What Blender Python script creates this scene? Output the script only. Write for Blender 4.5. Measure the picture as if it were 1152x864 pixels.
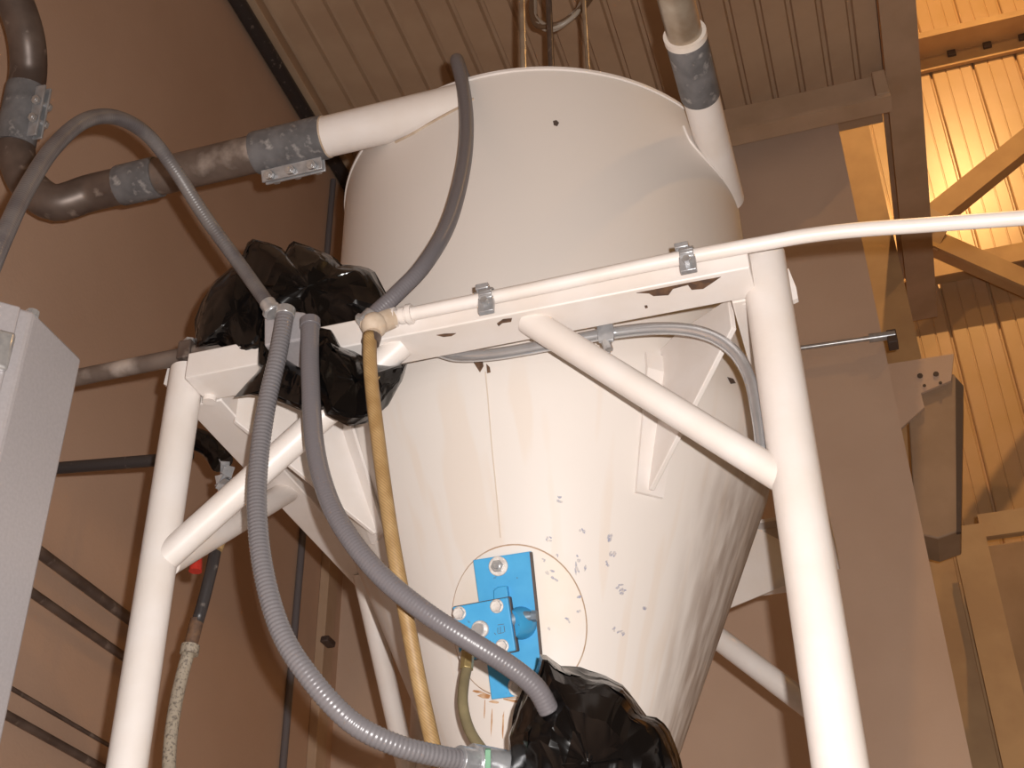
import bpy, math, random
from mathutils import Vector, Matrix, noise

# ------------------------------------------------------------------ scene, camera, light
for o in list(bpy.data.objects): bpy.data.objects.remove(o, do_unlink=True)
scene = bpy.context.scene
COL = scene.collection
V = Vector
# world axes: X along the front beam of the steel frame, Y away from the camera, Z up
F = 1485.0
RM = Matrix(((0.95537719, 0.17489555, -0.23804617),
             (0.29514190, -0.53226364, 0.79346498),
             (-0.01207017, 0.82831574, 0.56013154)))
CAM = V((0, 0, 1.6))
cam_d = bpy.data.cameras.new('camera'); cam = bpy.data.objects.new('camera', cam_d); COL.objects.link(cam)
cam_d.sensor_width = 36; cam_d.lens = F * 36 / 1152; cam_d.clip_start = 0.02; cam_d.clip_end = 200
rt, up, fw = RM.col[0], RM.col[1], RM.col[2]
m4 = Matrix.Identity(4)
for i in range(3):
    m4[i][0] = rt[i]; m4[i][1] = up[i]; m4[i][2] = -fw[i]; m4[i][3] = CAM[i]
cam.matrix_world = m4
scene.camera = cam

w = bpy.data.worlds.new('world'); scene.world = w; w.use_nodes = True
bg = w.node_tree.nodes['Background']; bg.inputs[0].default_value = (1.0, 0.55, 0.24, 1); bg.inputs[1].default_value = 0.10

def lamp(name, kind, loc, energy, color, size=0.03):
    d = bpy.data.lights.new(name, kind); d.energy = energy; d.color = color
    if kind == 'POINT': d.shadow_soft_size = size
    o = bpy.data.objects.new(name, d); COL.objects.link(o); o.location = loc
    return o
# the camera's own flash, a little right of and above the lens
lamp('camera_flash', 'POINT', CAM + rt * 0.055 + up * 0.05, 285, (1.0, 0.955, 0.92), 0.012)

scene.view_settings.view_transform = 'Standard'; scene.view_settings.look = 'None'
scene.view_settings.gamma = 1; scene.view_settings.use_curve_mapping = False
scene.view_settings.exposure = 0.0

def at(u, v, x=None, y=None, z=None):
    """a point of the place, measured on the photo: on the plane x=, y= or z= (z above the camera)"""
    d = RM @ V(((u - 576) / F, (432 - v) / F, 1))
    t = x / d.x if x is not None else y / d.y if y is not None else z / d.z
    return CAM + d * t
def ray(u, v): return (RM @ V(((u - 576) / F, (432 - v) / F, 1)))
def onplane(u, v, p, n):
    d = ray(u, v); return CAM + d * ((p - CAM).dot(n) / d.dot(n))

# ------------------------------------------------------------------ materials
MATS = {}
def mat(name, col, rough=0.5, metal=0.0, col2=None, scale=6.0, amt=0.5, bump=0.0, bscale=40.0, spec=0.5,
        wave=None, wamt=0.0, wscale=60, stain=None, sscale=3.0, slo=0.55, shi=0.75, coat=0.0):
    m = bpy.data.materials.new(name); m.use_nodes = True; MATS[name] = m
    nt = m.node_tree; N = nt.nodes; L = nt.links
    b = N['Principled BSDF']
    b.inputs['Roughness'].default_value = rough; b.inputs['Metallic'].default_value = metal
    b.inputs['Specular IOR Level'].default_value = spec; b.inputs['Coat Weight'].default_value = coat
    tc = N.new('ShaderNodeTexCoord')
    cur = None
    rgb = N.new('ShaderNodeRGB'); rgb.outputs[0].default_value = (*col, 1); cur = rgb.outputs[0]
    def mixin(fac, c):
        nonlocal cur
        mx = N.new('ShaderNodeMix'); mx.data_type = 'RGBA'
        L.new(fac, mx.inputs[0]); L.new(cur, mx.inputs[6]); mx.inputs[7].default_value = (*c, 1); cur = mx.outputs[2]
    def noise_fac(s, lo, hi, detail=4):
        n = N.new('ShaderNodeTexNoise'); n.inputs['Scale'].default_value = s; n.inputs['Detail'].default_value = detail
        L.new(tc.outputs['Object'], n.inputs['Vector'])
        r = N.new('ShaderNodeMapRange'); r.inputs[1].default_value = lo; r.inputs[2].default_value = hi
        L.new(n.outputs['Fac'], r.inputs[0]); return r.outputs[0]
    if col2:
        f = noise_fac(scale, 0.5 - 0.25 / max(amt, .01) * .5, 0.5 + 0.25 / max(amt, .01) * .5); mixin(f, col2)
    if stain: mixin(noise_fac(sscale, slo, shi, 6), stain)
    hgt = None
    if wave:
        wv = N.new('ShaderNodeTexWave'); wv.wave_type = 'BANDS'; wv.bands_direction = wave
        wv.inputs['Scale'].default_value = wscale; wv.inputs['Distortion'].default_value = 0.6; wv.inputs['Detail'].default_value = 0
        L.new(tc.outputs['UV'], wv.inputs['Vector'])
        hgt = wv.outputs['Fac']
        mm = N.new('ShaderNodeMath'); mm.operation = 'MULTIPLY'; mm.inputs[1].default_value = wamt; L.new(hgt, mm.inputs[0])
        mixin(mm.outputs[0], tuple(c * .35 for c in col))
    if bump:
        n = N.new('ShaderNodeTexNoise'); n.inputs['Scale'].default_value = bscale; n.inputs['Detail'].default_value = 5
        L.new(tc.outputs['Object'], n.inputs['Vector'])
        bp = N.new('ShaderNodeBump'); bp.inputs['Strength'].default_value = bump; bp.inputs['Distance'].default_value = 0.01
        L.new(n.outputs['Fac'], bp.inputs['Height']); L.new(bp.outputs['Normal'], b.inputs['Normal'])
    L.new(cur, b.inputs['Base Color'])
    return m
CREAM = (0.745, 0.69, 0.645)
mat('cream_paint', CREAM, 0.5, col2=(0.74, 0.635, 0.53), scale=5, amt=.9, bump=.05, bscale=25)
mat('frame_paint', (0.775, 0.725, 0.695), 0.4, col2=(0.735, 0.67, 0.62), scale=9, amt=.8, bump=.06, bscale=40)
mat('dirty_cream', (0.66, 0.56, 0.45), 0.55, col2=(0.4, 0.29, 0.2), scale=22, amt=.6, bump=.15)
mat('bare_steel', (0.16, 0.085, 0.045), 0.7, col2=(0.08, 0.045, 0.03), scale=60, amt=1)
mat('wall_paint', (0.545, 0.375, 0.275), 0.75, col2=(0.50, 0.335, 0.24), scale=1.3, amt=.8, bump=.08, bscale=90, spec=.25)
mat('back_wall_paint', (0.64, 0.475, 0.365), 0.7, col2=(0.57, 0.41, 0.31), scale=1.6, amt=.9, bump=.06, bscale=60, spec=.3)
mat('deck_paint', (0.56, 0.40, 0.27), 0.6, col2=(0.48, 0.33, 0.22), scale=3, amt=.9, spec=.3)
mat('beam_paint', (0.56, 0.40, 0.28), 0.6, col2=(0.48, 0.34, 0.23), scale=5, amt=.9, spec=.3)
mat('siding_paint', (0.62, 0.42, 0.26), 0.3, col2=(0.56, 0.37, 0.19), scale=2, amt=.9)
mat('tan_paint', (0.6, 0.4, 0.21), 0.6, col2=(0.5, 0.32, 0.17), scale=4, amt=.9)
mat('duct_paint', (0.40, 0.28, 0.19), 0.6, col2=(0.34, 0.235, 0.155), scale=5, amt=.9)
mat('dark_gap', (0.05, 0.035, 0.025), 0.8)
mat('floor_concrete', (0.32, 0.28, 0.24), 0.8, col2=(0.25, 0.22, 0.19), scale=3, amt=.8)
mat('hose_grey', (0.145, 0.135, 0.145), 0.34, spec=.5, bump=.03, bscale=200)
mat('hose_ribbed', (0.185, 0.175, 0.185), 0.33, metal=.1, spec=.55)
mat('hose_dull', (0.085, 0.075, 0.078), 0.4, col2=(0.14, 0.125, 0.12), scale=14, amt=.9)
mat('hose_tan', (0.46, 0.30, 0.135), 0.55, col2=(0.34, 0.20, 0.075), scale=30, amt=.8, wave='DIAGONAL', wamt=.55, wscale=95)
mat('hose_olive', (0.24, 0.20, 0.11), 0.35, col2=(0.17, 0.14, 0.08), scale=25, amt=.8)
mat('galvanised', (0.50, 0.505, 0.52), 0.3, metal=.5, col2=(0.36, 0.365, 0.38), scale=45, amt=.9, bump=.05, bscale=120)
mat('bright_conduit', (0.62, 0.63, 0.65), 0.24, metal=.72, col2=(0.52, 0.53, 0.55), scale=25, amt=.7)
mat('zinc', (0.55, 0.545, 0.54), 0.28, metal=.6, col2=(0.42, 0.42, 0.43), scale=60, amt=.9)
mat('bolt_white', (0.78, 0.74, 0.7), 0.4, metal=.3, col2=(0.5, 0.45, 0.42), scale=90, amt=.8)
mat('grey_box', (0.42, 0.395, 0.405), 0.42, metal=.2, col2=(0.385, 0.36, 0.37), scale=160, amt=.8, bump=.02, bscale=200)
mat('dark_pipe', (0.16, 0.12, 0.10), 0.42, metal=.3, col2=(0.09, 0.065, 0.055), scale=10, amt=.9, stain=(0.42, 0.35, 0.3), sscale=22, slo=.6, shi=.78)
mat('worn_pipe', (0.20, 0.155, 0.13), 0.45, metal=.3, col2=(0.12, 0.09, 0.075), scale=9, amt=.9, stain=(0.5, 0.43, 0.38), sscale=9, slo=.55, shi=.75)
mat('rubber_sleeve', (0.165, 0.16, 0.165), 0.6, col2=(0.10, 0.097, 0.10), scale=18, amt=.9, stain=(0.36, 0.34, 0.33), sscale=40, slo=.58, shi=.75, bump=.15)
mat('black_pipe', (0.035, 0.03, 0.03), 0.4, stain=(0.2, 0.17, 0.15), sscale=45, slo=.62, shi=.75)
mat('grimy_hose', (0.36, 0.305, 0.23), 0.6, col2=(0.33, 0.28, 0.22), scale=20, amt=.8, stain=(0.13, 0.105, 0.085), sscale=190, slo=.5, shi=.66)
mat('blue_paint', (0.045, 0.34, 0.66), 0.42, col2=(0.06, 0.38, 0.7), scale=30, amt=.8, stain=(0.07, 0.09, 0.12), sscale=55, slo=.66, shi=.72)
mat('blue_steel', (0.20, 0.27, 0.33), 0.5, metal=.3, col2=(0.14, 0.16, 0.19), scale=40, amt=.8)
mat('edge_dark', (0.085, 0.06, 0.05), 0.6)
mat('scuff', (0.33, 0.33, 0.42), 0.6, col2=(0.6, 0.54, 0.5), scale=160, amt=1.4)
mat('rust', (0.42, 0.20, 0.08), 0.8, col2=(0.62, 0.42, 0.27), scale=60, amt=.8)
mat('weld_line', (0.60, 0.47, 0.36), 0.6, col2=(0.5, 0.33, 0.22), scale=40, amt=.8)
mat('seam_line', (0.64, 0.54, 0.45), 0.6)
mat('red_plastic', (0.45, 0.03, 0.02), 0.4)
mat('brass', (0.45, 0.35, 0.16), 0.4, metal=.7)
mat('wire_pale', (0.45, 0.40, 0.34), 0.35)
mat('wire_brown', (0.16, 0.10, 0.06), 0.4)
mat('bronze_pipe', (0.30, 0.22, 0.15), 0.3, metal=.5, col2=(0.5, 0.44, 0.36), scale=12, amt=.7)
mat('green_label', (0.16, 0.34, 0.22), 0.5)

def streaked(name, base, dirt, centre):
    """cream paint with vertical water marks, and grime on the side of the cone turned to the far right"""
    m = mat(name, base, 0.5, bump=.03, bscale=14, spec=.4); nt = m.node_tree; N = nt.nodes; L = nt.links; b = N['Principled BSDF']
    geo = N.new('ShaderNodeNewGeometry'); sep = N.new('ShaderNodeVectorMath'); sep.operation = 'SUBTRACT'
    L.new(geo.outputs['Position'], sep.inputs[0]); sep.inputs[1].default_value = centre
    xyz = N.new('ShaderNodeSeparateXYZ'); L.new(sep.outputs[0], xyz.inputs[0])
    ang = N.new('ShaderNodeMath'); ang.operation = 'ARCTAN2'; L.new(xyz.outputs[1], ang.inputs[0]); L.new(xyz.outputs[0], ang.inputs[1])
    cmb = N.new('ShaderNodeCombineXYZ')
    a5 = N.new('ShaderNodeMath'); a5.operation = 'MULTIPLY'; a5.inputs[1].default_value = 3.2; L.new(ang.outputs[0], a5.inputs[0])
    L.new(a5.outputs[0], cmb.inputs[0])
    z5 = N.new('ShaderNodeMath'); z5.operation = 'MULTIPLY'; z5.inputs[1].default_value = 1.1; L.new(xyz.outputs[2], z5.inputs[0]); L.new(z5.outputs[0], cmb.inputs[1])
    n = N.new('ShaderNodeTexNoise'); n.inputs['Scale'].default_value = 2.1; n.inputs['Detail'].default_value = 2; L.new(cmb.outputs[0], n.inputs['Vector'])
    r = N.new('ShaderNodeMapRange'); r.inputs[1].default_value = .54; r.inputs[2].default_value = .60; r.inputs[4].default_value = .3; L.new(n.outputs['Fac'], r.inputs[0])
    rk = N.new('ShaderNodeMapRange'); rk.inputs[1].default_value = .05; rk.inputs[2].default_value = -.05; L.new(xyz.outputs[2], rk.inputs[0])
    rm = N.new('ShaderNodeMath'); rm.operation = 'MULTIPLY'; L.new(r.outputs[0], rm.inputs[0]); L.new(rk.outputs[0], rm.inputs[1])
    mx = N.new('ShaderNodeMix'); mx.data_type = 'RGBA'; L.new(rm.outputs[0], mx.inputs[0])
    mx.inputs[6].default_value = (*base, 1); mx.inputs[7].default_value = (0.70, 0.575, 0.465, 1)
    # grime: angle band near atan2 ~ -0.25..0.4 (right-hand side), broken by streaky noise, on the cone only
    cmb2 = N.new('ShaderNodeCombineXYZ'); a9 = N.new('ShaderNodeMath'); a9.operation = 'MULTIPLY'; a9.inputs[1].default_value = 7; L.new(ang.outputs[0], a9.inputs[0]); L.new(a9.outputs[0], cmb2.inputs[0])
    z9 = N.new('ShaderNodeMath'); z9.operation = 'MULTIPLY'; z9.inputs[1].default_value = 4; L.new(xyz.outputs[2], z9.inputs[0]); L.new(z9.outputs[0], cmb2.inputs[1])
    n2 = N.new('ShaderNodeTexNoise'); n2.inputs['Scale'].default_value = 1.6; n2.inputs['Detail'].default_value = 5; L.new(cmb2.outputs[0], n2.inputs['Vector'])
    ra = N.new('ShaderNodeMapRange'); ra.inputs[1].default_value = -.62; ra.inputs[2].default_value = -.18; L.new(ang.outputs[0], ra.inputs[0])
    rz = N.new('ShaderNodeMapRange'); rz.inputs[1].default_value = -.02; rz.inputs[2].default_value = -.18; L.new(xyz.outputs[2], rz.inputs[0])
    rn = N.new('ShaderNodeMapRange'); rn.inputs[1].default_value = .35; rn.inputs[2].default_value = .62; rn.inputs[3].default_value = .12; L.new(n2.outputs['Fac'], rn.inputs[0])
    m1 = N.new('ShaderNodeMath'); m1.operation = 'MULTIPLY'; L.new(ra.outputs[0], m1.inputs[0]); L.new(rz.outputs[0], m1.inputs[1])
    m2 = N.new('ShaderNodeMath'); m2.operation = 'MULTIPLY'; L.new(m1.outputs[0], m2.inputs[0]); L.new(rn.outputs[0], m2.inputs[1])
    m3 = N.new('ShaderNodeMath'); m3.operation = 'MULTIPLY'; m3.inputs[1].default_value = .8; L.new(m2.outputs[0], m3.inputs[0])
    mx2 = N.new('ShaderNodeMix'); mx2.data_type = 'RGBA'; L.new(m3.outputs[0], mx2.inputs[0]); L.new(mx.outputs[2], mx2.inputs[6]); mx2.inputs[7].default_value = (*dirt, 1)
    L.new(mx2.outputs[2], b.inputs['Base Color'])

def bag_material():
    m = mat('black_plastic', (0.0035, 0.003, 0.003), 0.17, spec=.36); nt = m.node_tree; N = nt.nodes; L = nt.links; b = N['Principled BSDF']
    tc = N.new('ShaderNodeTexCoord')
    mp = N.new('ShaderNodeMapping'); mp.inputs['Scale'].default_value = (1, 1, .45); mp.inputs['Rotation'].default_value = (0, .5, 0); L.new(tc.outputs['Object'], mp.inputs['Vector'])
    n = N.new('ShaderNodeTexNoise'); n.inputs['Scale'].default_value = 9; n.inputs['Detail'].default_value = 1.5; n.inputs['Distortion'].default_value = .8
    L.new(mp.outputs[0], n.inputs['Vector'])
    ad = N.new('ShaderNodeMath'); ad.operation = 'PINGPONG'; ad.inputs[1].default_value = .16; L.new(n.outputs['Fac'], ad.inputs[0])
    bp = N.new('ShaderNodeBump'); bp.inputs['Strength'].default_value = .55; bp.inputs['Distance'].default_value = .05
    L.new(ad.outputs[0], bp.inputs['Height']); L.new(bp.outputs['Normal'], b.inputs['Normal'])
bag_material()

# ------------------------------------------------------------------ mesh helpers
def frame_of(d):
    d = d.normalized(); a = V((0, 0, 1)) if abs(d.z) < .95 else V((1, 0, 0))
    x = a.cross(d).normalized(); y = d.cross(x); return x, y
def catmull(pts, step):
    P = [V(p) for p in pts]; out = []
    for i in range(len(P) - 1):
        p0 = P[max(i - 1, 0)]; p1 = P[i]; p2 = P[i + 1]; p3 = P[min(i + 2, len(P) - 1)]
        if i == 0: p0 = p1 * 2 - p2
        if i == len(P) - 2: p3 = p2 * 2 - p1
        n = max(1, int(round((p2 - p1).length / step)))
        for k in range(n):
            t = k / n
            out.append(0.5 * ((2 * p1) + (p2 - p0) * t + (2 * p0 - 5 * p1 + 4 * p2 - p3) * t * t + (3 * p1 - p0 - 3 * p2 + p3) * t ** 3))
    out.append(P[-1]); return out

def uniform(C, step):
    out = [C[0].copy()]; acc = 0.0
    for a, b in zip(C[:-1], C[1:]):
        L = (b - a).length; t = step - acc
        while t <= L: out.append(a.lerp(b, t / L)); t += step
        acc = L - (t - step)
    return out

class MB:
    def __init__(s): s.v = []; s.f = []; s.uv = []
    def add(s, vs, fs, uvs=None):
        b = len(s.v); s.v += [V(p) for p in vs]
        for i, f in enumerate(fs):
            s.f.append([b + k for k in f]); s.uv.append(uvs[i] if uvs else [(0, 0)] * len(f))
        return s
    def box(s, lo, hi):
        x0, y0, z0 = lo; x1, y1, z1 = hi
        return s.add([(x0,y0,z0),(x1,y0,z0),(x1,y1,z0),(x0,y1,z0),(x0,y0,z1),(x1,y0,z1),(x1,y1,z1),(x0,y1,z1)],
              [(0,3,2,1),(4,5,6,7),(0,1,5,4),(1,2,6,5),(2,3,7,6),(3,0,4,7)])
    def obox(s, c, ax, ay, az, sx, sy, sz):
        vs = [c + ax * (i * sx / 2) + ay * (j * sy / 2) + az * (k * sz / 2) for k in (-1, 1) for i, j in ((-1,-1),(1,-1),(1,1),(-1,1))]
        return s.add(vs, [(0,3,2,1),(4,5,6,7),(0,1,5,4),(1,2,6,5),(2,3,7,6),(3,0,4,7)])
    def bar(s, p0, p1, wid, hgt, upv=V((0,0,1))):
        p0 = V(p0); p1 = V(p1); d = (p1 - p0); L = d.length; d = d / L; x = d.cross(upv).normalized(); y = x.cross(d)
        return s.obox((p0 + p1) / 2, x, d, y, wid, L, hgt)
    def prism(s, poly, ext):
        n = len(poly); P = [V(p) for p in poly]; e = V(ext)
        fs = [list(range(n))[::-1], list(range(n, 2 * n))] + [(i, (i + 1) % n, n + (i + 1) % n, n + i) for i in range(n)]
        return s.add(P + [p + e for p in P], fs)
    def tube(s, path, r, n=14, caps=True, rfun=None):
        P = [V(p) for p in path]; m = len(P); vs = []; fs = []; uvs = []
        T = [(P[min(i + 1, m - 1)] - P[max(i - 1, 0)]).normalized() for i in range(m)]
        x, y = frame_of(T[0]); ds = [0]
        for i in range(1, m): ds.append(ds[-1] + (P[i] - P[i - 1]).length)
        for i in range(m):
            x = (x - T[i] * x.dot(T[i])).normalized(); y = T[i].cross(x)
            rr = (r[i] if isinstance(r, (list, tuple)) else r) * (rfun(i, ds[i]) if rfun else 1)
            for k in range(n):
                a = 2 * math.pi * k / n; vs.append(P[i] + x * (rr * math.cos(a)) + y * (rr * math.sin(a)))
        for i in range(m - 1):
            for k in range(n):
                k2 = (k + 1) % n; fs.append((i * n + k, i * n + k2, (i + 1) * n + k2, (i + 1) * n + k))
                uvs.append([(k / n * .1, ds[i]), ((k + 1) / n * .1, ds[i]), ((k + 1) / n * .1, ds[i + 1]), (k / n * .1, ds[i + 1])])
        if caps:
            fs.append(list(range(n))[::-1]); uvs.append([(0, 0)] * n)
            fs.append([(m - 1) * n + k for k in range(n)]); uvs.append([(0, 0)] * n)
        return s.add(vs, fs, uvs)
    def cyl(s, p0, p1, r, n=20, r2=None):
        return s.tube([V(p0), V(p1)], [r, r if r2 is None else r2], n)
    def lathe(s, c, prof, n=96):
        vs = []; fs = []; m = len(prof)
        for r, z in prof:
            for k in range(n):
                a = 2 * math.pi * k / n; vs.append((c[0] + r * math.cos(a), c[1] + r * math.sin(a), z))
        for i in range(m - 1):
            for k in range(n):
                k2 = (k + 1) % n; fs.append((i * n + k, i * n + k2, (i + 1) * n + k2, (i + 1) * n + k))
        fs.append(list(range(n))[::-1]); fs.append([(m - 1) * n + k for k in range(n)])
        return s.add(vs, fs)
    def hexnut(s, c, nrm, r, h):
        return s.tube([c, c + nrm * h], r, 6)
    def ball(s, c, r, n=12, m=8, sc=(1, 1, 1)):
        vs = [V(c) + V((0, 0, -r * sc[2]))]; fs = []
        for i in range(1, m):
            t = math.pi * i / m - math.pi / 2
            for k in range(n):
                a = 2 * math.pi * k / n; vs.append(V(c) + V((r * sc[0] * math.cos(t) * math.cos(a), r * sc[1] * math.cos(t) * math.sin(a), r * sc[2] * math.sin(t))))
        vs.append(V(c) + V((0, 0, r * sc[2])))
        for k in range(n):
            k2 = (k + 1) % n; fs.append((0, 1 + k2, 1 + k)); fs.append((len(vs) - 1, 1 + (m - 2) * n + k, 1 + (m - 2) * n + k2))
            for i in range(m - 2): fs.append((1 + i * n + k, 1 + i * n + k2, 1 + (i + 1) * n + k2, 1 + (i + 1) * n + k))
        return s.add(vs, fs)
    def build(s, name, material, parent=None, bevel=0, angle=35, smooth=True):
        lo = V([min(p[i] for p in s.v) for i in range(3)]); hi = V([max(p[i] for p in s.v) for i in range(3)])
        org = V(((lo.x + hi.x) / 2, (lo.y + hi.y) / 2, lo.z))
        me = bpy.data.meshes.new(name); me.from_pydata([p - org for p in s.v], [], s.f)
        ul = me.uv_layers.new(name='UVMap'); i = 0
        for poly, uv in zip(me.polygons, s.uv):
            for li, c in zip(poly.loop_indices, uv): ul.data[li].uv = c
        me.materials.append(MATS[material])
        if smooth:
            me.polygons.foreach_set('use_smooth', [True] * len(me.polygons)); me.set_sharp_from_angle(angle=math.radians(angle))
        me.update()
        o = bpy.data.objects.new(name, me); COL.objects.link(o); place(o, org, parent)
        if bevel:
            b = o.modifiers.new('bevel', 'BEVEL'); b.width = bevel; b.segments = 2; b.limit_method = 'ANGLE'; b.angle_limit = math.radians(40)
        return o
WL = {}
def place(o, org, parent):
    WL[o.name] = V(org)
    if parent: o.parent = parent; o.location = V(org) - WL[parent.name]
    else: o.location = V(org)
def thing(name, loc, label, cat, group=None):
    o = bpy.data.objects.new(name, None); o.empty_display_size = .1; COL.objects.link(o); place(o, loc, None); return tag(o, label, cat, group)
def tag(o, label, cat, group=None):
    o['label'] = label; o['category'] = cat
    if group: o['group'] = group
    return o
def struct(o): o['kind'] = 'structure'; return o
def share(o, loc, parent):
    """another piece sharing the mesh of o"""
    c = o.copy(); COL.objects.link(c); place(c, loc, parent); return c

# ------------------------------------------------------------------ the building
H = 1.6                      # camera height: heights measured on the photo start there
XW, YB, ZC = -2.2, 4.75, 4.58 + H
o = MB().box((-2.35, -4, -.15), (6, 8.2, 0)).build('floor', 'floor_concrete', smooth=False); struct(o)
o = MB().box((XW - .15, -4, 0), (XW, YB + .2, ZC + .35)).build('wall_left', 'wall_paint', smooth=False); struct(o)
o = MB().box((XW, YB, 0), (.2, YB + .2, ZC - .02)).build('wall_back', 'back_wall_paint', smooth=False); struct(o)
# ceiling of folded steel deck: backing sheet, then each pan of the deck as its own piece
ceil = MB().box((XW, -4, ZC + .05), (.42, YB + .2, ZC + .12)).build('ceiling', 'deck_paint', smooth=False); struct(ceil)
pw = .128
pan = None; k = 0
x = XW + .10
while x < .40:
    if pan is None:
        P = [(x + .002, -4, ZC + .05), (x + .010, -4, ZC + .026), (x + pw - .022, -4, ZC + .026), (x + pw - .014, -4, ZC + .05)]
        pan = MB().prism(P, (0, YB + 4.05, 0)).build('deck_pan', 'deck_paint', ceil, smooth=False); px0 = WL[pan.name].copy(); x0 = x
    else: share(pan, px0 + V((x - x0, 0, 0)), ceil)
    x += pw
# ledger angle along the top of the left wall
o = MB().box((XW, -3.9, ZC - .03), (XW + .085, YB, ZC + .045)).build('trim_1', 'deck_paint', bevel=.004); struct(o)
o = MB().tube([V((XW + .035, -3.8, ZC - .075)), V((XW + .035, YB - .02, ZC - .075))], .034, 14).build('ceiling_conduit', 'black_pipe')
tag(o, 'dark conduit running under the ceiling edge along the plain brown wall', 'pipe')

# beam that carries the deck at the back wall, channel section open to the room
bx0, bx1 = -2.15, .44
m = MB(); m.box((bx0, 4.58, ZC - .205), (bx1, 4.60, ZC - .002)); m.box((bx0, 4.50, ZC - .225), (bx1, 4.60, ZC - .205)); 
o = thing('roof_beam', (-.9, 4.55, ZC - .225), 'grey-brown steel channel beam under the ribbed ceiling, against the back wall', 'beam')
m.build('channel', 'beam_paint', o)
MB().box((.38, 4.50, ZC - .2), (.44, 4.58, ZC - .05)).build('end_cleat', 'beam_paint', o, bevel=.006)
# long beam at the edge of the low ceiling
o = thing('edge_beam', (.52, 3, ZC - .03), 'long brown steel beam along the open edge of the ribbed ceiling', 'beam')
m = MB(); m.box((.445, -3.5, ZC - .03), (.60, 6.55, ZC - .005)); m.box((.51, -3.5, ZC - .005), (.53, 6.55, ZC + .28)); m.box((.445, -3.5, ZC + .28), (.60, 6.55, ZC + .3))
m.build('flanges', 'beam_paint', o)

# tall hall beyond, lit by warm lamps: siding panels, girts, braces
YF = 7.5
wf = MB().box((-.6, YF + .03, 0), (5.5, YF + .15, 13)).build('wall_far', 'siding_paint', smooth=False); struct(wf)
sw = .30; p0 = None; x = -.58 + .13
while x < 5.2:
    if p0 is None:
        y = YF
        prof = [(0, .03), (.004, .006), (.012, 0), (.094, 0), (.097, .006), (.103, .006), (.106, 0), (.194, 0), (.197, .006), (.203, .006), (.206, 0), (.278, 0), (.286, .006), (.290, .03)]
        poly = [(x + a, YF + b_, .02) for a, b_ in prof]
        p0 = MB().prism(poly, (0, 0, 12.9)).build('siding_panel', 'siding_paint', wf, smooth=False); q0 = WL[p0.name].copy(); x0 = x
    else: share(p0, q0 + V((x - x0, 0, 0)), wf)
    x += sw
def girt(u0, v0, u1, v1, y, nm='girt', label='', th=.12, x1=5.0, mt='tan_paint'):
    a = at(u0, v0, y=y); b_ = at(u1, v1, y=y)
    z1 = max(a.z, b_.z); z0 = min(a.z, b_.z)
    return z0, z1
zb = at(1041, 42, y=YF - .24).z
o = thing('wall_girt', (2.5, YF - .1, zb), 'upper tan channel girt crossing the lit plank siding', 'girt')
MB().box((.3, YF - .24, zb), (5.4, YF - .005, zb + .02)).build('shelf', 'tan_paint', o)
MB().box((.3, YF - .035, zb - .13), (5.4, YF - .005, zb)).build('lower_flange', 'tan_paint', o)
MB().box((.3, YF - .24, zb + .02), (5.4, YF - .225, zb + .06)).build('lip', 'tan_paint', o)
for i in range(3):
    p = at(1072 + 40 * i, 65 - 10 * i, y=YF - .05); MB().box((p.x - .03, YF - .06, zb - .05), (p.x + .03, YF - .03, zb)).build('clip', 'edge_dark', o, bevel=.005)
zt2 = at(1100, 282, y=YF - .25).z; zb2 = at(1100, 302, y=YF - .25).z
o = thing('wall_girt', (2.5, YF - .12, zb2), 'lower tan channel girt casting a shadow on the plank siding', 'girt')
MB().box((.5, YF - .25, zb2), (5.4, YF - .23, zt2)).build('web', 'tan_paint', o)
MB().box((.5, YF - .23, zt2 - .03), (5.4, YF - .005, zt2)).build('upper_flange', 'tan_paint', o)
# diagonal braces fixed to the end of the long beam
yb = 6.3
for (u0, v0, u1, v1, lab) in ((1036, 252, 1485, -109, 'brown diagonal brace rising from the long beam across lit siding'), (1036, 262, 1485, 460, 'brown diagonal brace falling from the long beam across the siding')):
    a = at(u0, v0, y=yb); b_ = at(u1, v1, y=YF - .45)
    m = MB(); m.bar(a, b_, .02, .13); d = (b_ - a).normalized(); n = V((0, -1, 0)); upv = n.cross(d)
    if upv.z < 0: upv = -upv
    m.obox((a + b_) / 2 - upv * .06 + V((0, .045, 0)), d, V((0, 1, 0)), upv, (b_ - a).length, .09, .012)
    o = thing('diagonal_brace', a, lab, 'brace'); m.build('angle_bar', 'tan_paint', o)
    g = MB(); g.obox(a + d * .02 + V((0, -.012, 0)), d, V((0, 1, 0)), upv, .22, .01, .16); g.build('end_plate', 'beam_paint', o)
# columns seen between the back wall and the long beam
def column(name, label, u0, u1, v, y, z0, z1, mt, dep=.25):
    a = at(u0, v, y=y).x; b_ = at(u1, v, y=y).x
    o = thing(name, ((a + b_) / 2, y, z0), label, 'column')
    t = .02
    m = MB(); m.box((a, y, z0), (b_, y + t, z1)); m.box((a, y + dep - t, z0), (b_, y + dep, z1)); m.box(((a + b_) / 2 - t, y + t, z0), ((a + b_) / 2 + t, y + dep - t, z1))
    m.build('flanged_post', mt, o)
    MB().box((a - .06, y - .06, z0), (b_ + .06, y + dep + .06, z0 + .03)).build('base_plate', mt, o)
    return o
column('steel_column', 'tan steel column rising just past the edge of the back wall', 928, 986, 180, 5.9, 0, ZC + 2.6, 'tan_paint')
column('steel_column', 'tan lit steel post beside a dark opening under the bracket', 1079, 1118, 640, 5.6, 0, at(1079, 592, y=5.6).z, 'tan_paint')
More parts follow.
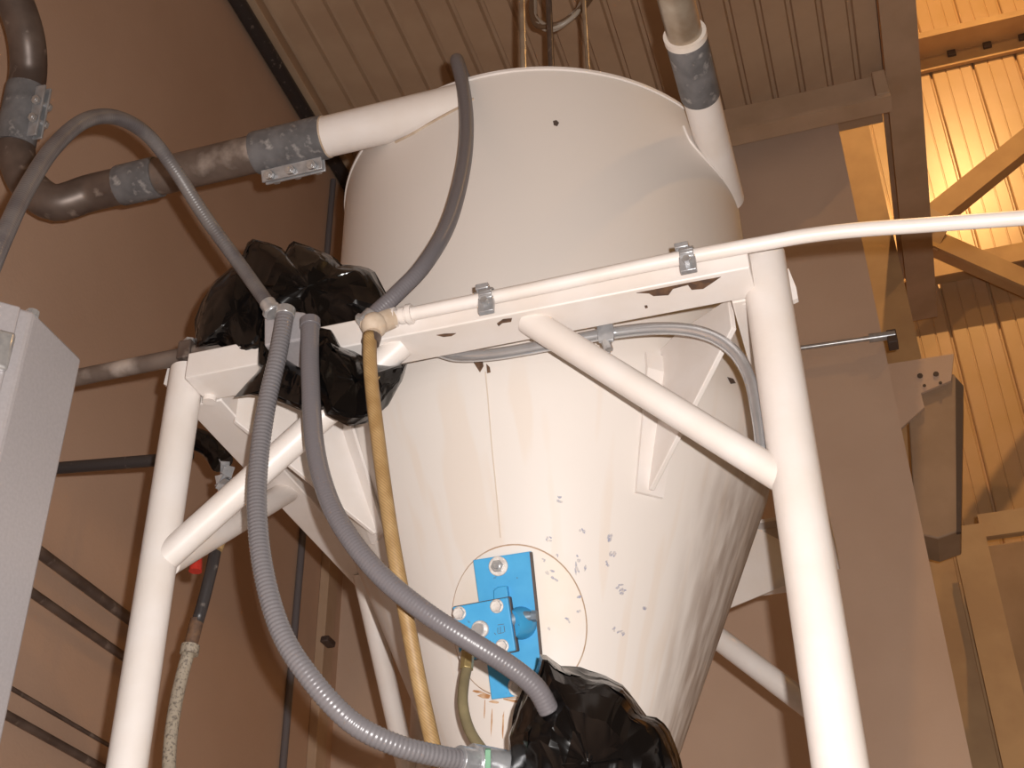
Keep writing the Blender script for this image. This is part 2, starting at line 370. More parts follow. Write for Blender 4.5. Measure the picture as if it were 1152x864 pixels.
# tie across the top of that post, brown sheet standing in for the dark opening beyond it
za = at(1100, 590, y=5.72).z; zb_ = at(1100, 616, y=5.72).z
o = thing('tie_beam', (1.6, 5.75, zb_), 'pale tan horizontal tie on top of the lit steel post', 'beam')
MB().box((.48, 5.62, zb_ - .0), (3.5, 5.64, za)).build('web', 'tan_paint', o); MB().box((.48, 5.64, za - .02), (3.5, 5.86, za)).build('flange', 'tan_paint', o)
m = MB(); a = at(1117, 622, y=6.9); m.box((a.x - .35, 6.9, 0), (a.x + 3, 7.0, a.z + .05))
o = m.build('opening_sheet', 'duct_paint', bevel=.01); tag(o, 'brown sheet standing in for the dark opening behind the lit steel post', 'sheet')
for (v0, v1, lab) in ((599, 612, 'upper short rail between back wall edge and tan post'), (628, 642, 'lower short rail between back wall edge and tan post')):
    a = at(1045, v0, y=6.2); b_ = at(1045, v1, y=6.2)
    m = MB(); m.box((.15, 6.2, b_.z), (.50, 6.22, a.z)); m.box((.15, 6.22, a.z - .01), (.50, 6.30, a.z))
    tag(m.build('short_rail', 'beam_paint'), lab, 'rail')
# bracket plate with bolt holes on the end of the back wall, and the box hung below it
yp = 4.9
o = thing('bracket_plate', at(1045, 430, y=yp), 'grey-brown bracket plate with bolt holes at the edge of the back wall', 'bracket')
P = [at(*q, y=yp) for q in ((996, 410), (1073, 398), (1070, 428), (1036, 442), (1040, 458), (1024, 472), (1000, 495))]
MB().prism(P, (0, .015, 0)).build('plate', 'back_wall_paint', o, smooth=False)
for q in ((1035, 423), (1053, 421), (1040, 434), (1058, 431)):
    c = at(*q, y=yp - .001); MB().tube([c, c + V((0, -.004, 0))], .012 if q[1] < 430 else .007, 8).build('bolt', 'edge_dark', o)
yq = 4.916
o = thing('duct_box', at(1050, 590, y=yq), 'brown sheet-metal box hanging below the bracket plate', 'box')
P = [at(*q, y=yq) for q in ((1020, 436), (1073, 420), (1083, 433), (1080, 597), (1055, 606), (1030, 600))]
MB().prism(P, (0, .22, 0)).build('body', 'duct_paint', o, bevel=.006)
P = [at(*q, y=yq - .004) for q in ((1075, 424), (1084, 434), (1081, 598), (1076, 599))]
MB().prism(P, (0, .02, 0)).build('edge_lip', 'edge_dark', o, smooth=False)
# thin rod on the back wall
a = at(870, 396, y=YB - .05); b_ = at(1003, 377, y=YB - .05)
o = thing('wall_rod', a, 'thin shiny steel rod crossing the grey-brown back wall', 'rod')
MB().tube([a, b_], .011, 12).build('rod', 'zinc', o)
MB().tube([b_ - (b_ - a).normalized() * .09, b_ + (b_ - a).normalized() * .015], .019, 12).build('coupling', 'galvanised', o)
MB().box((b_.x - .02, b_.y - .015, b_.z - .045), (b_.x + .02, YB, b_.z + .02)).build('clip', 'edge_dark', o, bevel=.004)

# pipes on the left wall
def wallpipe(v_pts, r, lab):
    z = sum(at(u, v, x=XW + .03).z for u, v in v_pts) / len(v_pts)
    o = thing('wall_pipe', (XW + .03, 3, z), lab, 'pipe'); MB().tube([V((XW + .03, .6, z)), V((XW + .03, 3.36, z))], r, 12).build('pipe', 'dark_pipe', o)
    for yy in (1.2, 2.3): MB().box((XW, yy - .015, z - r - .012), (XW + .03 + r + .003, yy + .015, z + r + .012)).build('strap', 'galvanised', o, bevel=.003)
wallpipe(((90, 655),), .017, 'topmost dark pipe strapped along the brown wall behind the grey cabinet')
wallpipe(((78, 696),), .013, 'second dark pipe along the brown wall, just below the topmost')
wallpipe(((50, 796),), .006, 'thinnest dark pipe running along the brown wall above the lowest pipe')
wallpipe(((50, 828),), .012, 'lowest dark pipe along the brown wall behind the grey cabinet')
def vert(u, v, mt, lab, r=None, box=None, name='wall_conduit'):
    p = at(u, v, x=XW + .03)
    if r: o = MB().tube([V((XW + r, p.y, 0.02)), V((XW + r, p.y, ZC - .15))], r, 12).build(name, mt)
    else: o = MB().box((XW, p.y - box, 0.02), (XW + .04, p.y + box, ZC - .15)).build(name, mt, bevel=.004)
    tag(o, lab, 'conduit'); return p
vert(334, 730, 'hose_grey', 'slim grey vertical conduit on the brown wall near the corner', r=.014)
p = vert(367, 730, 'galvanised' if False else 'beam_paint', 'wide flat grey-brown vertical strip on the wall next to the corner', box=.045, name='wall_strip')
q = at(369, 722, x=XW + .07)
o = MB().obox(q, V((0, 1, 0)), V((0, .3, 1)).normalized(), V((1, 0, 0)), .075, .03, .035).build('wall_clip', 'edge_dark', bevel=.006); tag(o, 'small dark clip on the vertical strip near the corner', 'clip')

# ------------------------------------------------------------------ hopper
CX, CY = -.702, 2.6325
RH = .528; ZT = 2.4 + H; ZJ = 1.54 + H; KC = .4256
streaked('hopper_paint', CREAM, (0.30, 0.215, 0.165), (CX, CY, ZJ))
def rad(z): return RH if z >= ZJ else RH - KC * (ZJ - z)
def onhopper(u, v, off=0.0):
    d = ray(u, v); lo = None; t = .5
    while t < 5:
        p = CAM + d * t
        if math.hypot(p.x - CX, p.y - CY) < rad(p.z) + off: break
        t += .002
    a, b_ = t - .002, t
    for i in range(24):
        c = (a + b_) / 2; p = CAM + d * c
        if math.hypot(p.x - CX, p.y - CY) < rad(p.z) + off: b_ = c
        else: a = c
    return CAM + d * b_
def normal_at(p):
    n = V((p.x - CX, p.y - CY, 0)).normalized()
    if p.z < ZJ: n = V((n.x, n.y, -KC)).normalized()
    return n
hop = thing('hopper', (CX, CY, .62 + H), 'large cream-painted steel hopper with a conical bottom held in a pipe frame', 'hopper')
MB().lathe((CX, CY), [(RH - .0065, ZJ - .0), (RH - .0025, ZJ + .018), (RH, ZJ + .04), (RH, ZJ + .3), (RH, ZT - .3), (RH, ZT - .004), (RH - .004, ZT), (.1, ZT + .05)], 160).build('shell', 'hopper_paint', hop, angle=30)
zc0 = .60 + H
MB().lathe((CX, CY), [(rad(zc0), zc0), (rad(zc0 + .3), zc0 + .3), (rad(ZJ - .25), ZJ - .25), (rad(ZJ - .05), ZJ - .05), (rad(ZJ - .02) - .003, ZJ - .02), (RH - .0065, ZJ)], 160).build('cone', 'hopper_paint', hop, angle=30)
MB().lathe((CX, CY), [(RH + .0005, ZT - .012), (RH + .0035, ZT - .010), (RH + .0035, ZT - .002), (RH + .0005, ZT)], 160).build('top_rim', 'frame_paint', hop)
MB().lathe((CX, CY), [(rad(zc0), zc0 - .25), (rad(zc0), zc0), ], 48).build('outlet_spout', 'frame_paint', hop)
MB().lathe((CX, CY), [(rad(zc0) + .06, zc0 - .27), (rad(zc0) + .06, zc0 - .25)], 48).build('outlet_flange', 'frame_paint', hop)
# seam down the cone
S_ = [onhopper(u, v, .0004) for u, v in ((546, 418), (549, 450), (553, 500), (558, 550), (563, 605))]
MB().tube(catmull(S_, .02), .0013, 6).build('seam', 'seam_line', hop)
# the two small bare patches under the conduit
def patch(pts, off=.0015, jitter=0, name='bare_patch', mt='bare_steel', parent=None):
    P = [onhopper(u, v, off) for u, v in pts]
    c = sum(P, V((0, 0, 0))) / len(P)
    m = MB().add(P + [c], [(i, (i + 1) % len(P), len(P)) for i in range(len(P))])
    return m.build(name, mt, parent or hop, smooth=False)
patch([(531, 405), (543, 405), (544, 412), (540, 419), (536, 413)]); patch([(547, 409), (551, 413), (552, 419), (548, 420)])
patch([(622, 136), (626, 135), (629, 138), (627, 142), (623, 141)], name='pin_hole', mt='edge_dark')
patch([(697, 431), (701, 430), (702, 433), (698, 435)], name='pin_hole', mt='edge_dark')
patch([(818, 424), (825, 426), (828, 431), (822, 432)], name='pin_hole', mt='edge_dark')
# tangential stubs
def stub(p0, p1, r, inner=None):
    m = MB(); m.tube([p0, p1], r, 40); return m.build('pipe_stub', 'frame_paint', hop)
YI, ZI, RI = 2.135, 2.347 + H, .051
XI0 = at(366, 157, y=YI).x
stub(V((XI0, YI, ZI)), V((-.73, YI, ZI)), RI)
MB().tube([V((XI0 + .004, YI, ZI)), V((XI0 - .004, YI, ZI))], RI + .002, 40).build('stub_lip', 'dirty_cream', hop)
XO, ZO, RO = -.197, 2.30 + H, .043
YO = at(785, 108, z=2.30).y
stub(V((XO, YO - .02, ZO)), V((XO, 2.62, ZO)), RO)
# weld beads where the stubs meet the shell
for pts in (((445, 160), (465, 150), (485, 138), (505, 127), (520, 119), (533, 111)), ((769, 142), (776, 158), (788, 173), (800, 186), (812, 200))):
    MB().tube(catmull([onhopper(u, v, .001) for u, v in pts], .012), .0035, 8).build('weld_bead', 'dirty_cream' if pts[0][0] < 600 else 'frame_paint', hop)
# gussets and pads at the four corners (cone to frame)
for sx in (-1, 1):
    for sy in (-1, 1):
        a = math.atan2(sy * .60, sx * .555); er = V((math.cos(a), math.sin(a), 0)); et = V((-er.y, er.x, 0)); C0 = V((CX, CY, 0))
        zb0, ztop = 1.315 + H, 1.60 + H
        poly = [C0 + er * (rad(zb0) - .004) + V((0, 0, zb0)), C0 + er * (rad(zb0) + .012) + V((0, 0, zb0 - .006)), C0 + er * .775 + V((0, 0, 1.49 + H)), C0 + er * .775 + V((0, 0, 1.56 + H)), C0 + er * .60 + V((0, 0, ztop)), C0 + er * (RH - .004) + V((0, 0, ztop)), C0 + er * (RH - .004) + V((0, 0, ZJ))]
        MB().prism([p - et * .006 for p in poly], et * .012).build('gusset', 'frame_paint', hop, bevel=.002, smooth=False)
        wv = .045
        pad = []
        for k in (-1, 1):
            pad.append([C0 + er * (rad(zb0 - .012) + .001) + et * (k * wv * .7) + V((0, 0, zb0 - .012)), C0 + er * (RH + .001 - .002) + et * (k * wv) + V((0, 0, ZJ)), C0 + er * (RH + .001 - .002) + et * (k * wv) + V((0, 0, ztop - .02))])
        m = MB(); off = er * .007
        vs = pad[0] + pad[1]; vs = vs + [p + off for p in vs]
        m.add(vs, [(6, 9, 10, 7), (7, 10, 11, 8), (0, 1, 4, 3), (1, 2, 5, 4), (0, 6, 7, 1), (1, 7, 8, 2), (3, 4, 10, 9), (4, 5, 11, 10), (0, 3, 9, 6), (2, 8, 11, 5)])
        m.build('gusset_pad', 'frame_paint', hop, smooth=False)
# round plate on the cone
DC = onhopper(580, 698); DN = normal_at(DC); DA = V((0, 0, 1)).cross(DN).normalized(); DA = DA if DA.x > 0 else -DA; DB = DN.cross(DA); DB = DB if DB.z > 0 else -DB
def cone_pt(p, off):
    r = V((p.x - CX, p.y - CY, 0)).normalized() * (rad(p.z) + off * 1.1); return V((CX + r.x, CY + r.y, p.z - off * .42))
m = MB(); nr, ns = 8, 72; RD = .146
vs = [cone_pt(DC, .005)]
for i in range(1, nr + 2):
    s = min(i, nr) / nr; off = .005 if i <= nr else -.002
    for k in range(ns):
        t = 2 * math.pi * k / ns; vs.append(cone_pt(DC + DA * (RD * s * math.cos(t)) + DB * (RD * 1.0 * s * math.sin(t)), off))
fs = [(0, 1 + k, 1 + (k + 1) % ns) for k in range(ns)]
for i in range(nr):
    for k in range(ns): k2 = (k + 1) % ns; fs.append((1 + i * ns + k, 1 + (i + 1) * ns + k, 1 + (i + 1) * ns + k2, 1 + i * ns + k2))
m.add(vs, fs); disc = m.build('round_plate', 'cream_paint', hop, angle=50)
m = MB(); ring = [cone_pt(DC + DA * (RD * math.cos(2 * math.pi * k / 72)) + DB * (RD * math.sin(2 * math.pi * k / 72)), .002) for k in range(73)]
m.tube(ring, .0034, 6); m.build('weld_ring', 'weld_line', disc)
# scuffs, rust runs on the cone
random.seed(5)
m = MB()
def scuff(m, u, v, sx, sy, ang, off):
    n = 7; ca, sa = math.cos(ang), math.sin(ang); P = []
    for k in range(n):
        t = 2 * math.pi * k / n; r = .55 + .6 * random.random(); a, b_ = sx * r * math.cos(t), sy * r * math.sin(t)
        P.append(onhopper(u + a * ca - b_ * sa, v + a * sa + b_ * ca, off))
    c = sum(P, V((0, 0, 0))) / n; m.add(P + [c], [(i, (i + 1) % n, n) for i in range(n)])
for (u, v, L_, a) in ((627, 562, 7, .3), (617, 606, 6, .8), (655, 597, 5, 1.2), (688, 605, 8, 1.9), (690, 622, 7, 2.2), (684, 634, 5, 1.8), (698, 660, 9, -.4), (699, 667, 6, -.5), (725, 683, 5, .9), (691, 708, 4, .8), (698, 712, 7, -.7), (653, 640, 14, 1.55), (651, 628, 6, 1.5)):
    for k in range(4): scuff(m, u + random.uniform(-L_, L_) * .5, v + random.uniform(-L_, L_) * .5, L_ * .4, 1.5, a + random.uniform(-.4, .4), .0012)
o = m.build('scuff_marks', 'scuff', hop, smooth=False); o['kind'] = 'stuff'
m = MB()
for (u, v, L_, a) in ((618, 645, 9, .7), (624, 652, 7, .7), (653, 674, 6, -.3), (650, 686, 5, -.2), (640, 698, 6, 1), (618, 707, 3, .5), (611, 630, 3, 1.2), (627, 625, 2, .3)):
    for k in range(3): scuff(m, u + random.uniform(-L_, L_) * .5, v + random.uniform(-L_, L_) * .5, L_ * .4, 1.5, a + random.uniform(-.4, .4), .0068)
o = m.build('scuff_marks', 'scuff', disc, smooth=False); o['kind'] = 'stuff'
m = MB()
for (u, v, sx, sy) in ((546, 783, 9, 3), (538, 778, 7, 2), (556, 790, 8, 2), (580, 789, 14, 1.6), (604, 786, 6, 1.5), (553, 812, 1, 22), (566, 815, 1, 20), (545, 800, .8, 14)): scuff(m, u, v, sx, sy, .2 if sx > sy else .03, .0072 if v < 786 else .0012)
m.build('rust_runs', 'rust', hop, smooth=False)

# ------------------------------------------------------------------ steel frame
XL, XR, YFr, YBk = -1.291, -.100, 1.975, 3.235
ZB = 1.5 + H
fr = thing('support_frame', ((XL + XR) / 2, (YFr + YBk) / 2, 0), 'cream-painted four-legged pipe frame carrying the hopper', 'frame')
for (x, y, LR) in ((XL, 1.9606, .0352), (XR, 1.9966, .0425), (XL + .06, YBk, .038), (XR - .075, YBk, .038)):
    l = MB().tube([V((x, y, .02)), V((x, y, 1.0)), V((x, y, ZB + (.098 if (x, y) == (XR, 1.9966) else .066)))], LR, 40).build('leg', 'frame_paint', fr)
    MB().box((x - .1, y - .1, 0), (x + .1, y + .1, .02)).build('foot_plate', 'frame_paint', l, bevel=.003)
def beam(lo, hi, nm='beam'): return MB().box(lo, hi).build(nm, 'frame_paint', fr, bevel=.003)
bf = beam((XL + .035, 1.90, ZB), (XR - .02, 1.99, ZB + .062))
# left end of the front beam: clipped plate running past the leg
P = [at(*q, y=1.985) for q in ((184, 432), (189, 412), (206, 407), (330, 386), (330, 412), (240, 426), (212, 446))]
MB().prism(P, (0, .012, 0)).build('end_plate', 'frame_paint', fr, smooth=False)
P = [V((XR + .02, YFr + .03, ZB - .02)), V((XR + .052, YFr + .03, ZB - .01)), V((XR + .052, YFr + .03, ZB + .015)), V((XR + .044, YFr + .03, ZB + .062)), V((XR - .05, YFr + .03, ZB + .062)), V((XR - .05, YFr + .03, ZB))]
MB().prism(P, (0, .012, 0)).build('end_plate', 'frame_paint', fr, smooth=False)
beam((-1.306, YFr + .02, ZB), (-1.223, YBk - .03, ZB + .062)); beam((-.168, YFr + .02, ZB), (-.085, YBk - .03, ZB + .062))
m = MB(); m.box((XL, 3.27, ZB - .01), (XR, 3.278, ZB + .19)); m.box((XL, 3.19, ZB - .01), (XR, 3.27, ZB)); m.box((XL, 3.23, ZB + .18), (XR, 3.27, ZB + .19))
m.build('beam', 'frame_paint', fr)
def brace(p0, p1, r=.0272): return MB().tube([V(p0), V(p1)], r, 32).build('brace', 'frame_paint', fr)
yb0 = 1.94
a = at(202, 610, y=yb0); b_ = at(452, 378, y=yb0)
brace(V((XL, yb0 + .02, a.z - .03)), V((b_.x, yb0, ZB + .01)))
c = at(870, 514, y=yb0); d = at(594, 356, y=yb0); dxl = b_.x - XL; dz = ZB - a.z
brace(V((XR - .004, 1.994, c.z - .03)), V((d.x, yb0, ZB + .01)))
# left side, right side, back
for x in (-1.264, -.127):
    brace((x + (-.022 if x < -1 else .022), 1.985, 1.135 + H), (x, 2.40, ZB + .01), .026); brace((x if x < -1 else x - .05, YBk - .02, 1.09 + H), (x, 2.845, ZB + .01), .026)
brace((XL + .06, 3.235, 1.10 + H), (-.90, 3.235, ZB), .030); brace((XR - .075, 3.235, 1.12 + H), (-.55, 3.235, ZB), .030)
# peeled paint on the underside and face of the front beam
def peel(pts, zoff=-.0012, name='peeled_patch', y=None):
    P = [at(u, v + 2.2, z=1.5 + zoff) if y is None else at(u, v, y=y) for u, v in pts]
    c = sum(P, V((0, 0, 0))) / len(P)
    n = len(P); e = V((0, 0, .0009)) if y is None else V((0, .0009, 0))
    MB().prism(P, e).build(name, 'bare_steel', fr, smooth=False)
peel([(716, 327.5), (740, 323), (770, 317), (811, 309.5), (800, 317), (791, 323), (778, 324), (774, 318.5), (768, 320), (757, 323), (752, 330), (735, 331), (730, 328)])
peel([(559, 362), (566, 357), (576, 356), (575, 360), (565, 361.5), (561, 365)])
peel([(491, 375), (500, 373.5), (513, 373), (508, 376), (499, 377)])
peel([(725, 342), (728, 341.5), (729, 344), (726, 345)])
# weld dots and bolts on the side beams
m = MB(); q = at(236, 447, z=1.5); m.tube([q, q + V((0, 0, -.012))], .014, 12); m.build('plug', 'frame_paint', fr)

# ------------------------------------------------------------------ vibrator on the round plate
HN = .0075
def dp(u, v, h): return onplane(u, v, DC + DN * h, DN)
vb = thing('pneumatic_vibrator', DC, 'blue-painted pneumatic vibrator bolted to the round plate on the cone', 'vibrator')
P = [dp(u, v, .020) for u, v in ((532, 630), (597, 620), (603, 680), (612, 779), (553, 787), (543, 710))]
MB().prism(P, DN * -.014).build('mounting_plate', 'blue_paint', vb, bevel=.0015, smooth=False)
# dark strip along the right edge of the plate
P = [dp(u, v, .0204) for u, v in ((595.5, 621), (598, 621), (604, 680), (613, 778), (611, 778.5), (601.5, 680))]
MB().prism(P, DN * -.010).build('right_edge_strip', 'edge_dark', vb, smooth=False)
for (u, v) in ((561, 637), (583, 772)):
    c = dp(u, v, .020); w_ = MB(); w_.tube([c, c + DN * .005], .0195, 28); w_.build('washer', 'bolt_white', vb, bevel=.001)
    h = MB(); h.hexnut(c + DN * .005, DN, .0125, .011); h.tube([c + DN * .016, c + DN * .023], .0065, 14); h.build('bolt', 'zinc', vb, bevel=.001)
# boss behind the square head and its side spigot
c0 = dp(586, 701, .020); c1 = dp(575, 702, .055)
MB().tube([c0, c0 + DN * .018, c1], [.032, .030, .026], 28).build('boss', 'blue_paint', vb)
q0 = dp(578, 697, .045); q1 = dp(598, 693, .045)
MB().tube([q0, q0.lerp(q1, .6), q1], [.020, .013, .009], 16).build('spigot', 'blue_steel', vb)
q2 = dp(604, 693, .045); MB().tube([q1, q2], .011, 6).build('spigot_nut', 'blue_steel', vb)
P = [dp(*q, .034) for q in ((555, 675), (555, 664), (560, 660), (570, 659), (572, 673))]; MB().prism(P, DN * -.016).build('rib', 'blue_paint', vb, bevel=.002)
hd = [dp(*q, .072) for q in ((509, 683), (571, 672), (580, 732), (518, 745))]
MB().prism(hd, DN * -.024).build('square_head', 'blue_paint', vb, bevel=.002, smooth=False)
cc = sum(hd, V((0, 0, 0))) / 4
hb = [cc + (p - cc) * 1.035 - DN * .010 for p in hd]
MB().prism(hb, DN * -.018).build('head_gasket', 'edge_dark', vb, bevel=.002, smooth=False)
for q in ((517, 690), (559, 682), (565, 727), (524, 738)):
    c = dp(*q, .072); b3 = MB(); b3.tube([c, c + DN * .003], .0135, 20); b3.hexnut(c + DN * .003, DN, .0115, .009); b3.build('bolt', 'bolt_white', vb, bevel=.001)
c = dp(541, 708, .072); b3 = MB(); b3.tube([c, c + DN * .010], .017, 20); b3.build('port_ring', 'bolt_white', vb, bevel=.002)
MB().tube([c + DN * .010, c + DN * .022], .0115, 18).build('port', 'zinc', vb)
m = MB()
for (u0, v0, u1, v1) in ((560, 703, 567, 702), (560, 706, 560, 712), (563, 705, 563, 712), (567, 704, 568, 711), (560, 713, 567, 711.5), (556, 712, 558, 714)):
    a = dp(u0, v0, .0722); b4 = dp(u1, v1, .0722); m.bar(a, b4, .0009, .0009, DN)
m.build('stamped_mark', 'edge_dark', vb, smooth=False)
fq = dp(527, 741, .045)

# ------------------------------------------------------------------ hoses and conduits
def path(pts): return [at(u, v, y=y) for u, v, y in pts]
def hose(name, mt, pts, r, label, cat='hose', rib=None, step=.012, n=16, extra=None, bulge=0.035):
    P = extra[0] if extra and extra[0] else []
    P = path(pts) + (extra[1] if extra and extra[1] else [])
    C = catmull(P, step)
    if rib: C = uniform(C, rib / 4)
    m = MB()
    if rib: m.tube(C, r, n, rfun=lambda i, d: 1 + bulge * (0, 1, 0, -1)[i % 4])
    else: m.tube(C, r, n)
    t = thing(name, C[-1] if C[-1].z < C[0].z else C[0], label, cat)
    m.build('jacket', mt, t, angle=180)
    return t, C
def ferrule(t, p, d, r, L, mt='zinc', nut=True):
    d = d.normalized(); m = MB(); m.tube([p - d * L * .5, p + d * L * .5], r, 20); m.build('ferrule', mt, t, bevel=.001)
    if nut: q = MB(); q.tube([p + d * L * .15, p + d * L * .45], r * 1.25, 8); q.build('gland_nut', mt, t, bevel=.001)

tA, cA = hose('flexible_conduit', 'hose_ribbed', ((321, 352, 1.815), (313, 398, 1.812), (301, 450, 1.812), (292, 510, 1.81), (289, 570, 1.80), (296, 640, 1.79), (316, 710, 1.79), (349, 763, 1.80), (395, 812, 1.83), (445, 838, 1.88), (495, 851, 1.94), (530, 857, 1.99)), .0172, 'shiny ribbed grey flexible conduit looping from the bagged box down under the tan hose', rib=.0078, bulge=.035)
ferrule(tA, cA[-1], cA[-1] - cA[-8], .023, .05, 'galvanised'); ferrule(tA, cA[0], cA[0] - cA[6], .0195, .018, nut=False)
tB, cB = hose('flexible_conduit', 'hose_grey', ((349, 364, 1.815), (349, 420, 1.812), (354, 500, 1.805), (369, 560, 1.80), (394, 606, 1.80), (431, 650, 1.81), (480, 690, 1.83), (530, 722, 1.86), (573, 749, 1.90), (603, 774, 1.935), (618, 800, 1.965)), .0172, 'smooth grey flexible conduit running from the bagged box to the lower black bag', rib=.0062, bulge=.012)
ferrule(tB, cB[0], cB[0] - cB[6], .0195, .018, 'hose_grey', nut=False)
tC, cC = hose('flexible_conduit', 'hose_dull', ((306, 349, 1.815), (300, 340, 1.812), (270, 298, 1.80), (230, 243, 1.74), (196, 190, 1.66), (165, 151, 1.57), (130, 132, 1.48), (95, 136, 1.40), (60, 166, 1.33), (30, 212, 1.27), (6, 262, 1.22), (-14, 310, 1.19)), .0142, 'grey flexible conduit arching from the bagged box over to the grey cabinet', rib=.006, bulge=.02)
ferrule(tC, cC[4], cC[0] - cC[8], .0165, .03, 'zinc')
topx = at(517, 74, y=2.14)
tD, cD = hose('flexible_conduit', 'hose_grey', ((411, 364, 1.862), (425, 350, 1.865), (448, 329, 1.87), (478, 297, 1.885), (505, 250, 1.93), (521, 190, 1.99), (525, 140, 2.045), (521, 98, 2.085)), .0165, 'grey flexible conduit climbing the hopper front and over its top rim', rib=.006, bulge=.012, extra=(None, [V((topx.x, 2.12, topx.z + .0)), V((topx.x + .01, 2.20, ZT + .045)), V((topx.x + .03, 2.34, ZT + .05)), V((topx.x + .05, 2.45, ZT + .062))]))
ferrule(tD, cD[6], cD[0] - cD[8], .0195, .03, 'zinc')
tT, cT = hose('braided_hose', 'hose_tan', ((416, 376, 1.85), (417, 420, 1.852), (426, 500, 1.86), (440, 600, 1.88), (457, 692, 1.92), (472, 770, 1.97), (488, 842, 2.03), (497, 880, 2.06), (500, 960, 2.1)), .0132, 'tan braided hose hanging straight down the hopper front', step=.01)
tO, cO = hose('air_hose', 'hose_olive', ((527, 744, 2.185), (522, 768, 2.17), (521, 795, 2.16), (530, 825, 2.16), (552, 855, 2.165), (575, 880, 2.17), (600, 915, 2.18)), .0098, 'thin olive air hose dropping from the blue vibrator', step=.01)
MB().tube([cO[0] + V((0, 0, .03)), cO[2]], .0125, 6).build('brass_fitting', 'brass', tO, bevel=.001)
# fitting at the end of the ribbed conduit, by the cone
q = at(560, 862, y=2.03)
o = thing('conduit_body', q - V((0, 0, .06)), 'grey conduit fitting with a green label, tucked beside the lower black bag', 'fitting')
MB().tube([at(528, 857, y=2.0), at(575, 866, y=2.06)], .030, 20).build('body', 'galvanised', o, bevel=.002)
MB().obox(at(549, 853, y=1.985), rt, up, fw, .009, .03, .012).build('label_strip', 'green_label', o, bevel=.001)

# painted rigid conduit along the front beam, running off to the right
YC = 1.882
pc = [at(436, 358.5, y=YC), at(600, 325, y=YC), at(750, 293.5, y=YC), at(868, 272, y=YC), at(905, 265.5, y=YC), at(960, 259, y=YC), at(1050, 252.5, y=YC), at(1160, 244.5, y=YC), at(1330, 232, y=YC), at(2300, 165, y=YC)]
t = thing('rigid_conduit', pc[0], 'cream-painted rigid conduit clamped along the front beam and bending away past the leg', 'conduit')
MB().tube(catmull(pc, .03), .0135, 20).build('pipe', 'frame_paint', t, angle=180)
for s, e, r in ((438, 446, .020), (450, 456, .017), (458, 464, .020)): MB().tube([at(s, 358 - (s - 438) * .2, y=YC), at(e, 358 - (e - 438) * .2, y=YC)], r, 14).build('coupling_ring', 'frame_paint', t, bevel=.001)
el = at(421, 366, y=1.862)
o = MB(); o.ball(el, .026, 16, 10); o.tube([el, at(440, 358, y=YC)], .021, 16); o.tube([el, at(411, 363, y=1.862)], .0165, 16); o.tube([el, el + V((0, -.004, -.035))], .0155, 14)
o.build('elbow_fitting', 'dirty_cream', t)
MB().tube([el + V((0, -.004, -.028)), el + V((-.003, -.006, -.045))], .0175, 14).build('hose_collar', 'dark_pipe', t)
def clamp(u, v, nm):
    p = at(u, v, y=YC); m = MB()
    n = 9; P = []
    for k in range(n + 1):
        a = math.radians(-35 + 200 * k / n); P.append((math.cos(a), math.sin(a)))
    pts = [p + V((0, -c * .0185, s * .0185)) for c, s in P]
    for a, b_ in zip(pts[:-1], pts[1:]): m.bar(a, b_ + (b_ - a) * .1, .026, .004, V((1, 0, 0)).cross(b_ - a))
    m.obox(p + V((0, -.010, -.024)), V((1, 0, 0)), V((0, 1, 0)), V((0, 0, 1)), .03, .012, .034)
    m.obox(p + V((-.008, -.004, .022)), V((1, 0, 0)), V((0, 1, 0)), V((0, 0, 1)), .026, .022, .012)
    c_ = m.build('clamp', 'galvanised', t, bevel=.0015)
    for q0_, q1_ in ((V((0, -.015, -.022)), V((0, -.028, -.022))), (V((-.028, 0, .012)), V((-.012, 0, .012)))): MB().tube([p + q0_, p + q1_], .0075, 6).build('clamp_screw', 'zinc', c_)
clamp(549, 336, 'clamp'); clamp(774, 290, 'clamp')

# bare galvanised conduit below the beam
YS = 2.022
t = thing('galvanised_conduit', at(855, 485, y=YS), 'shiny bare galvanised conduit curving under the front beam and down behind the leg', 'conduit')
MB().tube(catmull(path(((470, 385, YS + .03), (500, 397, YS + .01), (520, 400.5, YS), (560, 398, YS), (620, 387.5, YS), (680, 376, YS), (740, 369.5, YS), (788, 374, YS), (822, 392, YS), (843, 424, YS), (853, 470, YS), (858, 510, YS + .01))), .012), .0122, 18).build('pipe', 'bright_conduit', t, angle=180)
q = at(681, 374, y=YS - .015)
m = MB(); P = [at(*a_, y=YS - .018) for a_ in ((673, 341), (676, 340), (686, 350), (691, 372), (690, 382), (673, 384), (671, 366))]; m.prism(P, (0, .008, 0)); m.build('hanger_clip', 'galvanised', t, bevel=.001)
m = MB(); m.tube([at(681, 384, y=YS - .01), at(685, 394, y=YS - .01)], .009, 8); m.build('clip_screw', 'zinc', t)

# ------------------------------------------------------------------ junction box in its bag, black plastic bags
bx = thing('junction_box', at(325, 385, y=1.87), 'small grey junction box on the beam, showing through the upper black bag', 'box')
P = [at(*q, y=1.838) for q in ((297, 346), (343, 351), (350, 380), (297, 389))]
MB().prism(P, (0, .10, 0)).build('body', 'grey_box', bx, bevel=.004, smooth=False)
m = MB(); m.tube([at(306, 352, y=1.83), at(306, 352, y=1.84)], .012, 10); m.build('knockout', 'zinc', bx)

